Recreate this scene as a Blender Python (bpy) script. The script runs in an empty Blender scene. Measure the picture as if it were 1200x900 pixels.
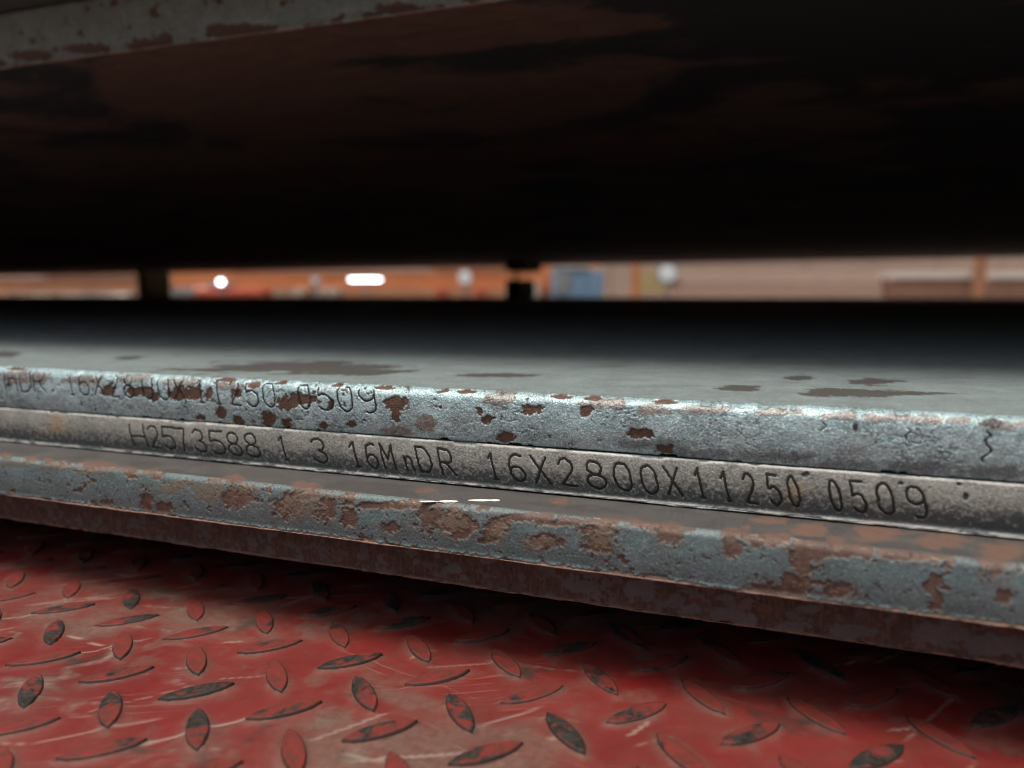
import bpy, bmesh, math, random
import numpy as np

# ------------------------------------------------------------------ camera
scene = bpy.context.scene
COL = scene.collection
R = math.radians

cam_data = bpy.data.cameras.new('camera')
cam_data.sensor_width = 36.0
cam_data.lens = 26.7
cam_data.clip_start = 0.01
cam_data.clip_end = 400.0
cam_data.dof.use_dof = True
cam_data.dof.focus_distance = 0.236
cam_data.dof.aperture_fstop = 7.0
cam = bpy.data.objects.new('camera', cam_data)
COL.objects.link(cam)
cam.location = (0.0, 0.0, 0.118)
cam.rotation_euler = (R(90 - 6.93), 0.0, R(20.4))
scene.camera = cam

# ------------------------------------------------------------------ sky and sun (overcast, from behind the camera and its left)
SUN_EL, SUN_AZ = R(75), R(212)          # azimuth clockwise from +Y
world = bpy.data.worlds.new('World')
scene.world = world
world.use_nodes = True
wn, wl = world.node_tree.nodes, world.node_tree.links
wn.clear()
sky = wn.new('ShaderNodeTexSky')
sky.sky_type = 'NISHITA'
sky.sun_disc = False
sky.sun_elevation = SUN_EL
sky.sun_rotation = SUN_AZ
sky.air_density = 1.0
sky.dust_density = 9.0
sky.ozone_density = 0.3
bgn = wn.new('ShaderNodeBackground')
bgn.inputs['Strength'].default_value = 0.062
wo = wn.new('ShaderNodeOutputWorld')
wl.new(sky.outputs[0], bgn.inputs[0])
wl.new(bgn.outputs[0], wo.inputs[0])

sd = bpy.data.lights.new('sun', 'SUN')
sd.energy = 1.5
sd.angle = R(24)
sd.color = (1.0, 0.95, 0.88)
sun = bpy.data.objects.new('sun', sd)
COL.objects.link(sun)
sdir = (math.sin(SUN_AZ) * math.cos(SUN_EL), math.cos(SUN_AZ) * math.cos(SUN_EL), math.sin(SUN_EL))
import mathutils
sun.rotation_euler = mathutils.Vector(sdir).to_track_quat('Z', 'Y').to_euler()
sun.location = (-2, -6, 8)

vs = scene.view_settings
vs.view_transform = 'Standard'
vs.look = 'None'
vs.exposure = 0.68
vs.gamma = 1.0
vs.use_curve_mapping = False
scene.render.engine = 'CYCLES'
scene.cycles.use_denoising = True
scene.cycles.max_bounces = 5
scene.cycles.filter_width = 0.95
scene.cycles.use_adaptive_sampling = True
scene.cycles.adaptive_threshold = 0.02
scene.cycles.sample_clamp_indirect = 4.0

# ------------------------------------------------------------------ where the wear sits on each plate
# millimetres on the surface: centre (along, up or inwards), then the two half-axes
A_CHIPS = [
    (-248.1, 80.4, 3.5, 0.2, -0.2, -2.2), (-232.3, 80.4, 6.7, 0.3, -0.2, -2.0), (-226.0, 79.2, 3.1, 0.1, -0.2, -2.2),
    (-213.0, 80.4, 6.0, 0.3, -0.2, -2.4), (-206.2, 81.2, 4.0, 0.2, -0.2, -2.6), (-199.7, 81.3, 1.8, 0.1, -0.1, -1.9),
    (-187.4, 81.9, 2.3, 0.1, -0.1, -1.5), (-180.4, 85.1, 2.7, 0.1, -0.1, -1.4), (-166.1, 78.9, 4.1, 0.2, -0.1, -2.6),
    (-160.0, 81.0, 7.0, 0.3, -0.1, -2.0), (-194.3, 74.0, 2.3, 0.1, -0.1, -2.3), (-187.3, 71.8, 2.5, 0.2, -0.1, -1.7),
    (-174.2, 72.8, 3.4, 0.2, -0.1, -2.7), (-166.1, 71.8, 2.4, 0.1, -0.1, -1.8), (-204.8, 71.7, 2.4, 0.1, -0.1, -1.1),
    (-151.0, 72.2, 1.6, 0.1, -0.0, -1.4), (-147.1, 79.8, 1.4, 0.1, -0.1, -1.6), (-139.9, 73.2, 2.0, 0.1, -0.0, -1.2),
    (-122.2, 81.1, 3.8, 0.2, -0.0, -2.3), (-122.3, 77.3, 1.5, 0.1, -0.0, -2.1), (-92.4, 80.1, 1.2, 0.1, -0.0, -1.6),
    (-90.0, 78.0, 1.9, 0.1, -0.0, -1.3), (-75.4, 81.8, 3.1, 0.2, 0.0, -1.6), (-57.8, 82.3, 1.9, 0.1, 0.0, -1.7), (-83.9, 72.5, 2.9, 0.2, -0.0, -1.8),
    (-40.7, 76.7, 3.5, 0.2, 0.0, -1.4), (-33.9, 72.4, 2.5, 0.2, 0.0, -1.5),]
A_PINK = [
    (-299.0, 83.2, 9.8, 0.4, -0.3, -2.6), (-286.0, 83.1, 7.9, 0.3, -0.2, -2.3), (-261.2, 83.6, 10.5, 0.4, -0.2, -2.0),
    (-236.1, 85.1, 8.5, 0.3, -0.1, -1.5), (-212.7, 84.5, 9.3, 0.4, -0.1, -1.5), (-191.8, 84.3, 6.3, 0.3, -0.1, -1.5),
    (-85.6, 84.8, 6.6, 0.3, -0.0, -2.0), (-51.9, 84.8, 6.9, 0.4, 0.0, -1.5), (-38.3, 83.8, 5.8, 0.3, 0.0, -1.7), (-110.6, 75.6, 4.1, 0.2, -0.0, -2.8),
    (-122.2, 71.6, 6.4, 0.4, -0.0, -1.9), (-24.5, 84.5, 7.8, 0.4, 0.0, -1.3), (-3.0, 85.1, 6.9, 0.4, 0.0, -1.1), (11.8, 84.9, 5.2, 0.3, 0.1, -1.2),
    (23.9, 84.9, 6.0, 0.4, 0.1, -1.1), (33.9, 84.9, 3.9, 0.2, 0.1, -1.2), (39.7, 85.1, 3.2, 0.2, 0.1, -1.0), (50.4, 84.6, 4.9, 0.3, 0.1, -1.2),]
A_DARK = [
    (48.2, 85.0, 2.7, 0.2, 0.1, -1.2), (16.1, 82.4, 0.7, 0.0, 0.1, -1.1),]
A_GRIME = [
    (-21.0, 71.9, 9.3, 0.7, 0.0, -1.5), (-3.3, 72.5, 10.3, 0.8, 0.1, -1.6), (16.3, 71.6, 10.3, 0.8, 0.1, -1.9), (33.3, 72.2, 9.7, 0.8, 0.1, -2.1),
    (48.1, 72.7, 9.2, 0.8, 0.1, -1.8), (-38.1, 73.6, 11.5, 0.8, 0.0, -1.7), (-30.6, 71.6, 4.9, 0.4, 0.0, -1.7),]
A_RIM = [
    (-169.9, 87.6, 2.9, 0.1, -0.0, -0.7), (-146.0, 87.0, 2.0, 0.1, -0.0, -0.9), (-193.5, 87.6, 4.6, 0.2, -0.0, -0.6),
    (-301.8, 87.5, 4.9, 0.2, -0.1, -0.9), (-127.7, 87.7, 3.4, 0.1, -0.0, -0.8), (-106.3, 87.2, 2.0, 0.1, -0.0, -0.6),
    (-97.8, 87.2, 3.2, 0.1, -0.0, -0.6), (-66.1, 87.3, 2.7, 0.1, 0.0, -0.6), (-56.5, 87.1, 2.6, 0.1, 0.0, -0.6), (-35.1, 87.3, 3.3, 0.2, 0.0, -0.6),]
A_TOP = [
    (-193.6, 264.9, 39.4, 14.7, 15.3, -21.0), (-15.6, 254.6, 6.0, 2.2, 0.6, -8.8), (22.7, 256.7, 20.3, 7.5, -0.9, -10.5),
    (26.0, 290.1, 8.1, 3.0, -0.9, -10.7), (2.6, 292.6, 4.9, 1.8, -0.0, -8.5), (-371.2, 268.7, 5.6, 2.1, 17.0, -12.4),
    (-103.2, 263.8, 12.0, 4.5, 2.6, -6.6), (-156.2, 257.1, 12.5, 4.7, 6.4, -10.6), (-293.9, 271.2, 6.8, 2.5, 7.4, -6.9),
    (-250.4, 218.7, 4.3, 1.6, 3.9, -3.4),]
C_RUST = [
    (-170.8, 50.5, 6.9, 0.7, -0.2, -3.9), (-146.0, 53.3, 6.5, 0.6, -0.1, -1.9), (-151.7, 49.0, 6.6, 0.7, -0.2, -3.8),
    (-210.5, 44.6, 3.1, 0.3, -0.3, -4.4), (-202.9, 43.3, 4.1, 0.4, -0.2, -2.7), (-229.5, 42.4, 3.3, 0.3, -0.1, -1.5),
    (-136.5, 49.6, 4.2, 0.4, -0.2, -4.7), (-98.5, 50.8, 7.5, 0.8, -0.1, -4.2), (-90.2, 49.6, 5.5, 0.6, -0.0, -4.3),
    (-78.9, 49.9, 3.7, 0.4, -0.0, -3.8), (-63.7, 47.9, 5.4, 0.6, 0.0, -2.3), (-48.4, 48.9, 4.4, 0.5, 0.1, -4.1), (-48.8, 52.9, 6.4, 0.7, 0.0, -2.1),
    (-128.2, 47.7, 3.1, 0.3, -0.1, -3.7), (-113.1, 46.6, 3.9, 0.4, -0.0, -1.8), (-29.4, 53.5, 3.7, 0.4, 0.1, -3.1),
    (-70.5, 53.8, 10.2, 1.1, 0.0, -1.2), (-57.0, 54.0, 9.7, 1.1, 0.0, -1.1), (-111.0, 53.5, 19.0, 1.9, -0.0, -1.2),
    (-12.8, 52.3, 3.0, 0.4, 0.1, -2.6), (5.4, 53.8, 4.6, 0.6, 0.2, -3.7), (4.2, 49.9, 2.7, 0.3, 0.1, -3.0), (3.1, 43.8, 4.0, 0.6, 0.2, -3.7),
    (-4.3, 41.6, 6.2, 0.9, 0.1, -2.3), (12.4, 43.9, 3.9, 0.5, 0.1, -2.2), (-22.0, 56.6, 11.5, 1.3, 0.0, -1.1), (-2.1, 55.1, 4.1, 0.5, 0.1, -1.5),
    (15.7, 56.5, 6.9, 0.8, 0.1, -1.9), (32.0, 55.6, 8.3, 1.0, 0.1, -1.7), (46.1, 55.3, 3.4, 0.4, 0.3, -4.1), (48.3, 48.0, 2.0, 0.3, 0.1, -1.9),
    (33.0, 47.9, 1.4, 0.2, 0.1, -1.4),]
C_TAN = [
    (-274.1, 53.6, 10.6, 0.8, -0.1, -0.9), (-253.4, 53.9, 10.0, 0.8, -0.1, -1.1), (-233.7, 53.9, 9.5, 0.8, -0.1, -1.1),
    (-198.6, 50.8, 6.3, 0.6, -0.1, -1.8), (-182.6, 51.3, 6.0, 0.6, -0.2, -3.2), (-194.7, 53.2, 6.2, 0.5, -0.1, -1.0),
    (-146.2, 49.6, 7.5, 0.8, -0.2, -3.8), (-168.4, 53.1, 6.9, 0.6, -0.1, -1.2), (-141.7, 53.3, 8.5, 0.8, -0.0, -1.3),
    (-212.3, 54.7, 5.2, 0.4, -0.1, -0.8), (-92.0, 50.7, 4.6, 0.5, -0.0, -3.5), (-77.5, 48.8, 2.6, 0.3, -0.0, -2.9),
    (-65.4, 46.8, 4.2, 0.5, 0.0, -1.8), (-128.0, 54.1, 4.1, 0.4, -0.0, -0.9), (-47.2, 51.4, 3.2, 0.4, 0.1, -4.1),]
C_TOP = [
    (-282.9, 201.1, 1.8, 0.7, 3.9, -2.9), (-268.0, 200.3, 2.2, 0.8, 3.6, -2.8), (-258.4, 199.7, 1.8, 0.7, 3.5, -2.7),
    (-251.3, 199.8, 1.4, 0.5, 2.5, -2.1), (-236.5, 200.4, 5.3, 2.0, 5.4, -4.7), (-229.3, 200.6, 2.5, 0.9, 4.4, -4.0),
    (-218.7, 198.9, 3.0, 1.1, 4.8, -4.5), (-209.2, 199.7, 2.6, 1.0, 3.3, -3.2), (-174.1, 201.1, 3.0, 1.1, 4.2, -4.9),
    (-179.9, 198.9, 1.3, 0.5, 1.6, -1.9), (-147.0, 202.0, 4.3, 1.6, 3.2, -4.5), (-64.1, 214.0, 2.4, 0.9, 1.1, -3.6),
    (-46.5, 199.2, 3.3, 1.2, 0.7, -3.0), (-37.9, 199.6, 3.6, 1.3, 0.8, -4.0), (-31.0, 199.5, 3.6, 1.3, 0.6, -3.4),
    (-107.0, 210.4, 2.5, 0.9, 1.5, -3.1), (6.2, 210.7, 4.4, 1.6, -0.1, -6.1), (22.1, 213.6, 5.4, 2.0, -0.7, -7.6),
    (36.7, 212.1, 6.1, 2.3, -1.0, -6.3), (49.1, 207.7, 5.8, 2.2, -1.5, -6.8), (-10.2, 206.2, 1.1, 0.4, 0.1, -2.0), (-4.7, 214.7, 4.4, 1.6, 0.1, -3.8),
    (12.1, 203.0, 2.7, 1.0, -0.2, -3.8), (-12.7, 201.1, 3.5, 1.3, 0.3, -3.4), (-2.2, 201.3, 4.1, 1.5, 0.1, -3.3),]
C_WHITE = [
    (-98.1, 200.5, 5.5, 2.1, 0.7, -1.5), (-85.8, 206.3, 4.6, 1.7, 0.9, -2.2),]
D_GREY = [
    (-100.0, 29.2, 3.6, 0.5, -0.0, -1.7), (-113.9, 29.6, 1.5, 0.2, -0.0, -1.2), (-58.1, 28.8, 5.3, 0.7, 0.0, -2.0),
    (-49.3, 30.9, 1.7, 0.2, 0.0, -1.2), (-42.4, 29.7, 2.0, 0.3, 0.1, -3.0), (-37.3, 30.9, 2.5, 0.4, 0.1, -3.8), (-88.1, 33.6, 2.9, 0.4, -0.0, -1.5),
    (-134.5, 29.2, 1.6, 0.2, -0.0, -1.4), (-127.3, 29.6, 1.1, 0.1, -0.0, -1.2), (-106.1, 32.8, 1.4, 0.2, -0.0, -1.0),
    (-75.1, 35.2, 1.7, 0.2, 0.0, -1.3), (-54.6, 33.8, 3.0, 0.4, 0.0, -1.8), (-28.9, 28.6, 2.4, 0.4, 0.1, -2.6), (-15.2, 26.3, 4.7, 0.7, 0.1, -2.0),
    (-8.2, 25.7, 2.3, 0.4, 0.1, -1.7), (2.4, 25.7, 4.4, 0.7, 0.1, -1.5), (7.3, 31.8, 2.9, 0.4, 0.1, -1.3), (18.3, 26.7, 6.2, 1.0, 0.1, -2.1),
    (38.5, 29.9, 7.7, 1.2, 0.2, -3.1), (51.4, 29.0, 7.3, 1.2, 0.2, -3.0), (-15.4, 31.4, 3.1, 0.5, 0.0, -1.3), (-24.8, 26.6, 3.2, 0.5, 0.0, -1.7),]
D_ORANGE = [
    (-4.5, 29.7, 1.8, 0.3, 0.1, -1.7), (24.4, 29.6, 1.0, 0.2, 0.0, -0.6),]
E_RUST = [
    (-427.6, 246.9, 6.8, -0.7, -0.3, -2.3), (-402.2, 248.7, 17.7, -1.8, -0.3, -2.7), (-362.3, 248.3, 16.6, -1.8, -0.3, -2.8),
    (-322.2, 246.0, 14.1, -1.5, -0.2, -3.2), (-310.6, 247.4, 6.3, -0.7, -0.2, -3.1), (-269.8, 246.4, 15.5, -1.7, -0.2, -3.0),
    (-263.2, 246.8, 21.6, -2.5, -0.2, -3.4), (-176.6, 245.9, 13.8, -1.7, -0.1, -3.1), (-218.2, 242.7, 5.0, -0.6, -0.1, -2.1),]
B_TAN = [
    (-275.7, 64.5, 6.3, 0.4, -0.5, -4.7), (0.9, 60.4, 2.9, 0.3, 0.1, -3.2), (1.9, 64.1, 2.2, 0.2, 0.1, -2.4),]
B_PIT = [
    (42.9, 65.8, 0.6, 0.1, 0.1, -0.8), (27.8, 67.8, 0.7, 0.1, 0.0, -0.5), (4.3, 68.1, 1.0, 0.1, 0.0, -0.8), (41.3, 68.8, 0.5, 0.0, 0.0, -0.4),]
B_DIRT = [
    (49.6, 58.4, 6.8, 0.7, 0.1, -1.8), (53.4, 57.3, 4.9, 0.6, 0.2, -2.2), (55.0, 61.2, 2.4, 0.3, 0.1, -1.8),]
B_TEXT = [
    ('H', -238.7, -230.3), ('2', -229.9, -223.4), ('5', -223.0, -215.6), ('7', -215.6, -210.7), ('3', -207.9, -201.5), ('5', -200.8, -192.5),
    ('8', -192.6, -185.3), ('8', -184.9, -177.4), ('1', -169.7, -166.0), ('3', -156.1, -149.1), ('1', -140.9, -136.2), ('6', -134.8, -129.2),
    ('M', -128.6, -123.0), ('n', -120.2, -116.0), ('D', -115.4, -109.1), ('R', -107.3, -100.9), ('1', -90.1, -86.3), ('6', -83.1, -76.6),
    ('X', -75.5, -69.0), ('2', -66.8, -60.8), ('8', -58.2, -51.0), ('0', -49.7, -43.2), ('0', -41.5, -35.4), ('X', -34.4, -28.7), ('1', -25.6, -22.7),
    ('1', -18.4, -15.3), ('2', -12.3, -8.2), ('5', -6.1, -1.4), ('0', -0.7, 3.3), ('0', 9.9, 13.9), ('5', 15.2, 20.2), ('0', 21.5, 26.8),
    ('9', 28.7, 34.5),]
A_TEXT = [
    ('M', -315.2, -304.6), ('n', -304.1, -297.6), ('D', -297.2, -289.3), ('R', -289.4, -281.7), ('1', -270.9, -266.3), ('6', -264.9, -258.1),
    ('X', -257.3, -250.5), ('2', -248.8, -243.1), ('8', -241.8, -235.4), ('0', -232.4, -225.7), ('0', -224.9, -217.8), ('X', -217.9, -210.5),
    ('1', -206.2, -202.2), ('1', -198.3, -194.4), ('2', -191.4, -185.6), ('5', -184.5, -177.1), ('0', -176.7, -170.1), ('0', -161.9, -155.5),
    ('5', -154.1, -146.2), ('0', -145.9, -138.5), ('9', -137.5, -129.6),]

# ------------------------------------------------------------------ noise and masks
def _hash(ix, iy, seed):
    h = (ix.astype(np.int64) * 374761393 + iy.astype(np.int64) * 668265263 + seed * 2246822519) & 0xffffffff
    h = ((h ^ (h >> 13)) * 1274126177) & 0xffffffff
    h = (h ^ (h >> 16)) & 0xffffffff
    return h / 4294967295.0

def vnoise(x, y, seed=0):
    x0, y0 = np.floor(x), np.floor(y)
    fx, fy = x - x0, y - y0
    fx = fx * fx * fx * (fx * (fx * 6 - 15) + 10)
    fy = fy * fy * fy * (fy * (fy * 6 - 15) + 10)
    a = _hash(x0, y0, seed); b = _hash(x0 + 1, y0, seed)
    c = _hash(x0, y0 + 1, seed); d = _hash(x0 + 1, y0 + 1, seed)
    return (a + (b - a) * fx) * (1 - fy) + (c + (d - c) * fx) * fy

def fbm(x, y, seed=0, octs=4, gain=0.5):
    t, amp, tot = 0.0, 1.0, 0.0
    for k in range(octs):
        t = t + amp * vnoise(x * 2 ** k + 17.3 * k, y * 2 ** k - 9.1 * k, seed + k * 13)
        tot += amp
        amp *= gain
    return t / tot

def sstep(a, b, x):
    t = np.clip((x - a) / (b - a), 0, 1)
    return t * t * (3 - 2 * t)

def blobs(u, v, table, noise, rough=0.5, soft=0.10, size=1.0):
    """ragged patches: u, v in millimetres"""
    best = np.full(u.shape, -9.0)
    for (cu, cv, au, av, bu, bv) in table:
        det = au * bv - av * bu
        if abs(det) < 1e-6:
            continue
        du, dv = u - cu, v - cv
        p = (du * bv - dv * bu) / det
        q = (dv * au - du * av) / det
        best = np.maximum(best, 1.0 - np.sqrt(p * p + q * q) / size)
    return sstep(-soft, soft, best + (noise - 0.5) * 2 * rough)

# ------------------------------------------------------------------ materials
def new_mat(name):
    m = bpy.data.materials.new(name)
    m.use_nodes = True
    nt = m.node_tree
    return m, nt.nodes, nt.links, nt.nodes['Principled BSDF']

def N(nodes, kind, **kw):
    n = nodes.new(kind)
    for k, v in kw.items():
        setattr(n, k, v)
    return n

def rgba(c):
    return (c[0], c[1], c[2], 1.0)

class Mat:
    """small wrapper that chains colour layers"""
    def __init__(s, name, rough=0.6, metallic=0.0, spec=0.5):
        s.m, s.n, s.l, s.b = new_mat(name)
        s.tc = s.n.new('ShaderNodeTexCoord')
        s.b.inputs['Roughness'].default_value = rough
        s.b.inputs['Metallic'].default_value = metallic
        s.b.inputs['Specular IOR Level'].default_value = spec
        s.col = None
    def noise(s, scale, detail=4, rough=0.55, stretch=(1, 1, 1), dist=0.0, offset=None):
        mp = s.n.new('ShaderNodeMapping')
        mp.inputs['Scale'].default_value = stretch
        s.l.new(s.tc.outputs['Object'], mp.inputs['Vector'])
        if offset is not None:
            s.l.new(offset, mp.inputs['Location'])
        t = s.n.new('ShaderNodeTexNoise')
        t.inputs['Scale'].default_value = scale
        t.inputs['Detail'].default_value = detail
        t.inputs['Roughness'].default_value = rough
        t.inputs['Distortion'].default_value = dist
        s.l.new(mp.outputs[0], t.inputs['Vector'])
        return t.outputs['Fac']
    def scratches(s, scale, angle, lo, hi):
        mp = s.n.new('ShaderNodeMapping')
        mp.vector_type = 'TEXTURE'
        mp.inputs['Rotation'].default_value = (0, 0, angle)
        mp.inputs['Scale'].default_value = (30.0, 1.0, 1.0)
        s.l.new(s.tc.outputs['Object'], mp.inputs['Vector'])
        t = s.n.new('ShaderNodeTexNoise')
        t.inputs['Scale'].default_value = scale
        t.inputs['Detail'].default_value = 2
        s.l.new(mp.outputs[0], t.inputs['Vector'])
        return s.ramp(t.outputs['Fac'], lo, hi)
    def ramp(s, fac, lo, hi):
        r = s.n.new('ShaderNodeMapRange')
        r.inputs['From Min'].default_value = lo
        r.inputs['From Max'].default_value = hi
        s.l.new(fac, r.inputs['Value'])
        return r.outputs['Result']
    def math(s, op, a, b):
        r = s.n.new('ShaderNodeMath'); r.operation = op
        for i, q in enumerate((a, b)):
            if isinstance(q, (int, float)):
                r.inputs[i].default_value = q
            else:
                s.l.new(q, r.inputs[i])
        return r.outputs[0]
    def mix(s, fac, a, b, mode='MIX'):
        r = s.n.new('ShaderNodeMix'); r.data_type = 'RGBA'; r.blend_type = mode
        for sock, q in ((r.inputs['Factor'], fac), (r.inputs['A'], a), (r.inputs['B'], b)):
            if isinstance(q, (int, float)):
                sock.default_value = q
            elif isinstance(q, tuple):
                sock.default_value = rgba(q)
            else:
                s.l.new(q, sock)
        return r.outputs['Result']
    def mask(s, attr):
        a = s.n.new('ShaderNodeAttribute'); a.attribute_name = attr
        sp = s.n.new('ShaderNodeSeparateColor')
        s.l.new(a.outputs['Color'], sp.inputs[0])
        return sp.outputs[0], sp.outputs[1], sp.outputs[2]
    def bump(s, height, dist, strength=1.0):
        b = s.n.new('ShaderNodeBump')
        b.inputs['Distance'].default_value = dist
        b.inputs['Strength'].default_value = strength
        s.l.new(height, b.inputs['Height'])
        if s.b.inputs['Normal'].is_linked:
            s.l.new(s.b.inputs['Normal'].links[0].from_socket, b.inputs['Normal'])
        s.l.new(b.outputs[0], s.b.inputs['Normal'])
    def done(s, col, rough=None):
        if isinstance(col, tuple):
            s.b.inputs['Base Color'].default_value = rgba(col)
        else:
            s.l.new(col, s.b.inputs['Base Color'])
        if rough is not None:
            s.l.new(rough, s.b.inputs['Roughness'])
        return s.m

def steel(name, c1, c2, rust1, rust2, layer_g, layer_b, grain=0.5, gscale=1500.0, rough=0.55, metallic=0.0,
          sparkle=0.0, bump=0.00025, streak=None):
    """mill-scaled steel: r of the mask is bare rust, g and b further deposits and tints"""
    s = Mat(name, rough, metallic)
    r, g, b = s.mask('wear')
    broad = s.ramp(s.noise(90, 3, 0.6), 0.3, 0.7)
    base = s.mix(broad, c1, c2)
    gr = s.noise(gscale, 2, 0.65)
    base = s.mix(s.math('MULTIPLY', s.math('ADD', s.math('MULTIPLY', broad, 0.6), 0.4), grain), base, s.mix(s.ramp(gr, 0.32, 0.68), (0.25, 0.25, 0.25), (1.0, 1.0, 1.0)), 'MULTIPLY')
    if sparkle:
        sp = s.ramp(gr, 0.585, 0.68)
        base = s.mix(s.math('MULTIPLY', sp, sparkle), base, (0.80, 0.86, 0.88))
    rn = s.ramp(s.noise(260, 4, 0.75), 0.32, 0.68)
    rc = s.mix(rn, rust1, rust2)
    if streak:
        st = s.ramp(s.noise(1000, 3, 0.75, (1, 1, 0.18)), 0.50, 0.62)
        rc = s.mix(s.math('MULTIPLY', st, 0.45), rc, streak)
    col = s.mix(r, base, rc)
    col = s.mix(g, col, s.mix(rn, tuple(x * 0.75 for x in layer_g), layer_g))
    col = s.mix(b, col, layer_b)
    rg = s.math('ADD', s.math('MULTIPLY', s.ramp(gr, 0.3, 0.7), 0.22), rough - 0.1)
    rg = s.math('ADD', rg, s.math('MULTIPLY', r, 0.18))
    s.bump(gr, bump, 0.8)
    return s.done(col, rg)

def plain(name, c1, c2, scale=20, rough=0.7, bumpd=0.0, stretch=(1, 1, 1), metallic=0.0):
    s = Mat(name, rough, metallic)
    nz = s.noise(scale, 5, 0.6, stretch)
    if bumpd:
        s.bump(nz, bumpd, 0.7)
    return s.done(s.mix(s.ramp(nz, 0.3, 0.7), c1, c2))

# ------------------------------------------------------------------ object helpers
def tag(o, label=None, cat=None, group=None, kind=None):
    kind = kind or ('thing' if cat else None)
    for k, v in (('label', label), ('category', cat), ('group', group), ('kind', kind)):
        if v:
            o[k] = v
    return o

def link(name, me, parent=None, loc=None, rz=0.0):
    o = bpy.data.objects.new(name, me)
    COL.objects.link(o)
    o.parent = parent
    if loc:
        o.location = loc
    o.rotation_euler = (0, 0, rz)
    return o

def mesh_np(name, verts, quads, mats, matidx=None, smooth=True, extra=()):
    me = bpy.data.meshes.new(name)
    nv, nq = len(verts), len(quads)
    loops = [np.asarray(quads, dtype=np.int32).ravel()]
    starts = [np.arange(nq, dtype=np.int32) * 4]
    tot = nq * 4
    for poly in extra:
        loops.append(np.asarray(poly, dtype=np.int32)); starts.append(np.array([tot], dtype=np.int32)); tot += len(poly)
    loops = np.concatenate(loops); starts = np.concatenate(starts)
    me.vertices.add(nv); me.vertices.foreach_set('co', np.asarray(verts, dtype=np.float32).ravel())
    me.loops.add(len(loops)); me.loops.foreach_set('vertex_index', loops)
    me.polygons.add(len(starts)); me.polygons.foreach_set('loop_start', starts)
    for m in mats:
        me.materials.append(m)
    if matidx is not None:
        mi = np.concatenate([np.asarray(matidx, dtype=np.int32), np.zeros(len(starts) - nq, dtype=np.int32)])
        me.polygons.foreach_set('material_index', mi)
    sm = np.full(len(starts), smooth); sm[nq:] = False
    me.polygons.foreach_set('use_smooth', sm)
    me.update(calc_edges=True)
    return me

def set_mask(me, attr, r, g, b):
    a = me.attributes.new(attr, 'FLOAT_COLOR', 'POINT')
    arr = np.stack([r.ravel(), g.ravel(), b.ravel(), np.ones(r.size)], axis=1).astype(np.float32)
    a.data.foreach_set('color', arr.ravel())

def bm_box(bm, x0, x1, y0, y1, z0, z1, bev=0.0):
    vs_ = [bm.verts.new(p) for p in ((x0, y0, z0), (x1, y0, z0), (x1, y1, z0), (x0, y1, z0),
                                     (x0, y0, z1), (x1, y0, z1), (x1, y1, z1), (x0, y1, z1))]
    fs = [bm.faces.new([vs_[i] for i in f]) for f in ((3, 2, 1, 0), (4, 5, 6, 7), (0, 1, 5, 4), (1, 2, 6, 5), (2, 3, 7, 6), (3, 0, 4, 7))]
    if bev:
        es = list({e for f in fs for e in f.edges})
        bmesh.ops.bevel(bm, geom=es, offset=bev, segments=2, affect='EDGES', profile=0.5)

def box_obj(name, x0, x1, y0, y1, z0, z1, mat, parent=None, bev=0.0, loc=None, rz=0.0):
    bm = bmesh.new(); bm_box(bm, x0, x1, y0, y1, z0, z1, bev)
    me = bpy.data.meshes.new(name); bm.to_mesh(me); bm.free()
    me.materials.append(mat)
    return link(name, me, parent, loc, rz)

def cyl_obj(name, r, p0, p1, mat, parent=None, seg=20, loc=None, rz=0.0):
    """capped cylinder with softened rims from p0 to p1"""
    bm = bmesh.new()
    a, b = mathutils.Vector(p0), mathutils.Vector(p1)
    d = (b - a); L = d.length
    q = d.to_track_quat('Z', 'Y')
    rings = []
    for (t, k) in ((0, .86), (min(.08 * r, .1 * L) / L if L else 0, 1), (1 - min(.08 * r, .1 * L) / L, 1), (1, .86)):
        rings.append([bm.verts.new(a + q @ mathutils.Vector((r * k * math.cos(2 * math.pi * i / seg), r * k * math.sin(2 * math.pi * i / seg), t * L))) for i in range(seg)])
    for ra, rb in zip(rings[:-1], rings[1:]):
        for i in range(seg):
            bm.faces.new((ra[i], ra[(i + 1) % seg], rb[(i + 1) % seg], rb[i]))
    bm.faces.new(rings[0][::-1]); bm.faces.new(rings[-1])
    me = bpy.data.meshes.new(name); bm.to_mesh(me); bm.free()
    me.materials.append(mat)
    return link(name, me, parent, loc, rz)

# ------------------------------------------------------------------ stroke font for the peened stamps
def arc(cx, cy, rx, ry, a0, a1, n=10):
    return [(cx + rx * math.cos(R(a0 + (a1 - a0) * i / n)), cy + ry * math.sin(R(a0 + (a1 - a0) * i / n))) for i in range(n + 1)]

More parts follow.
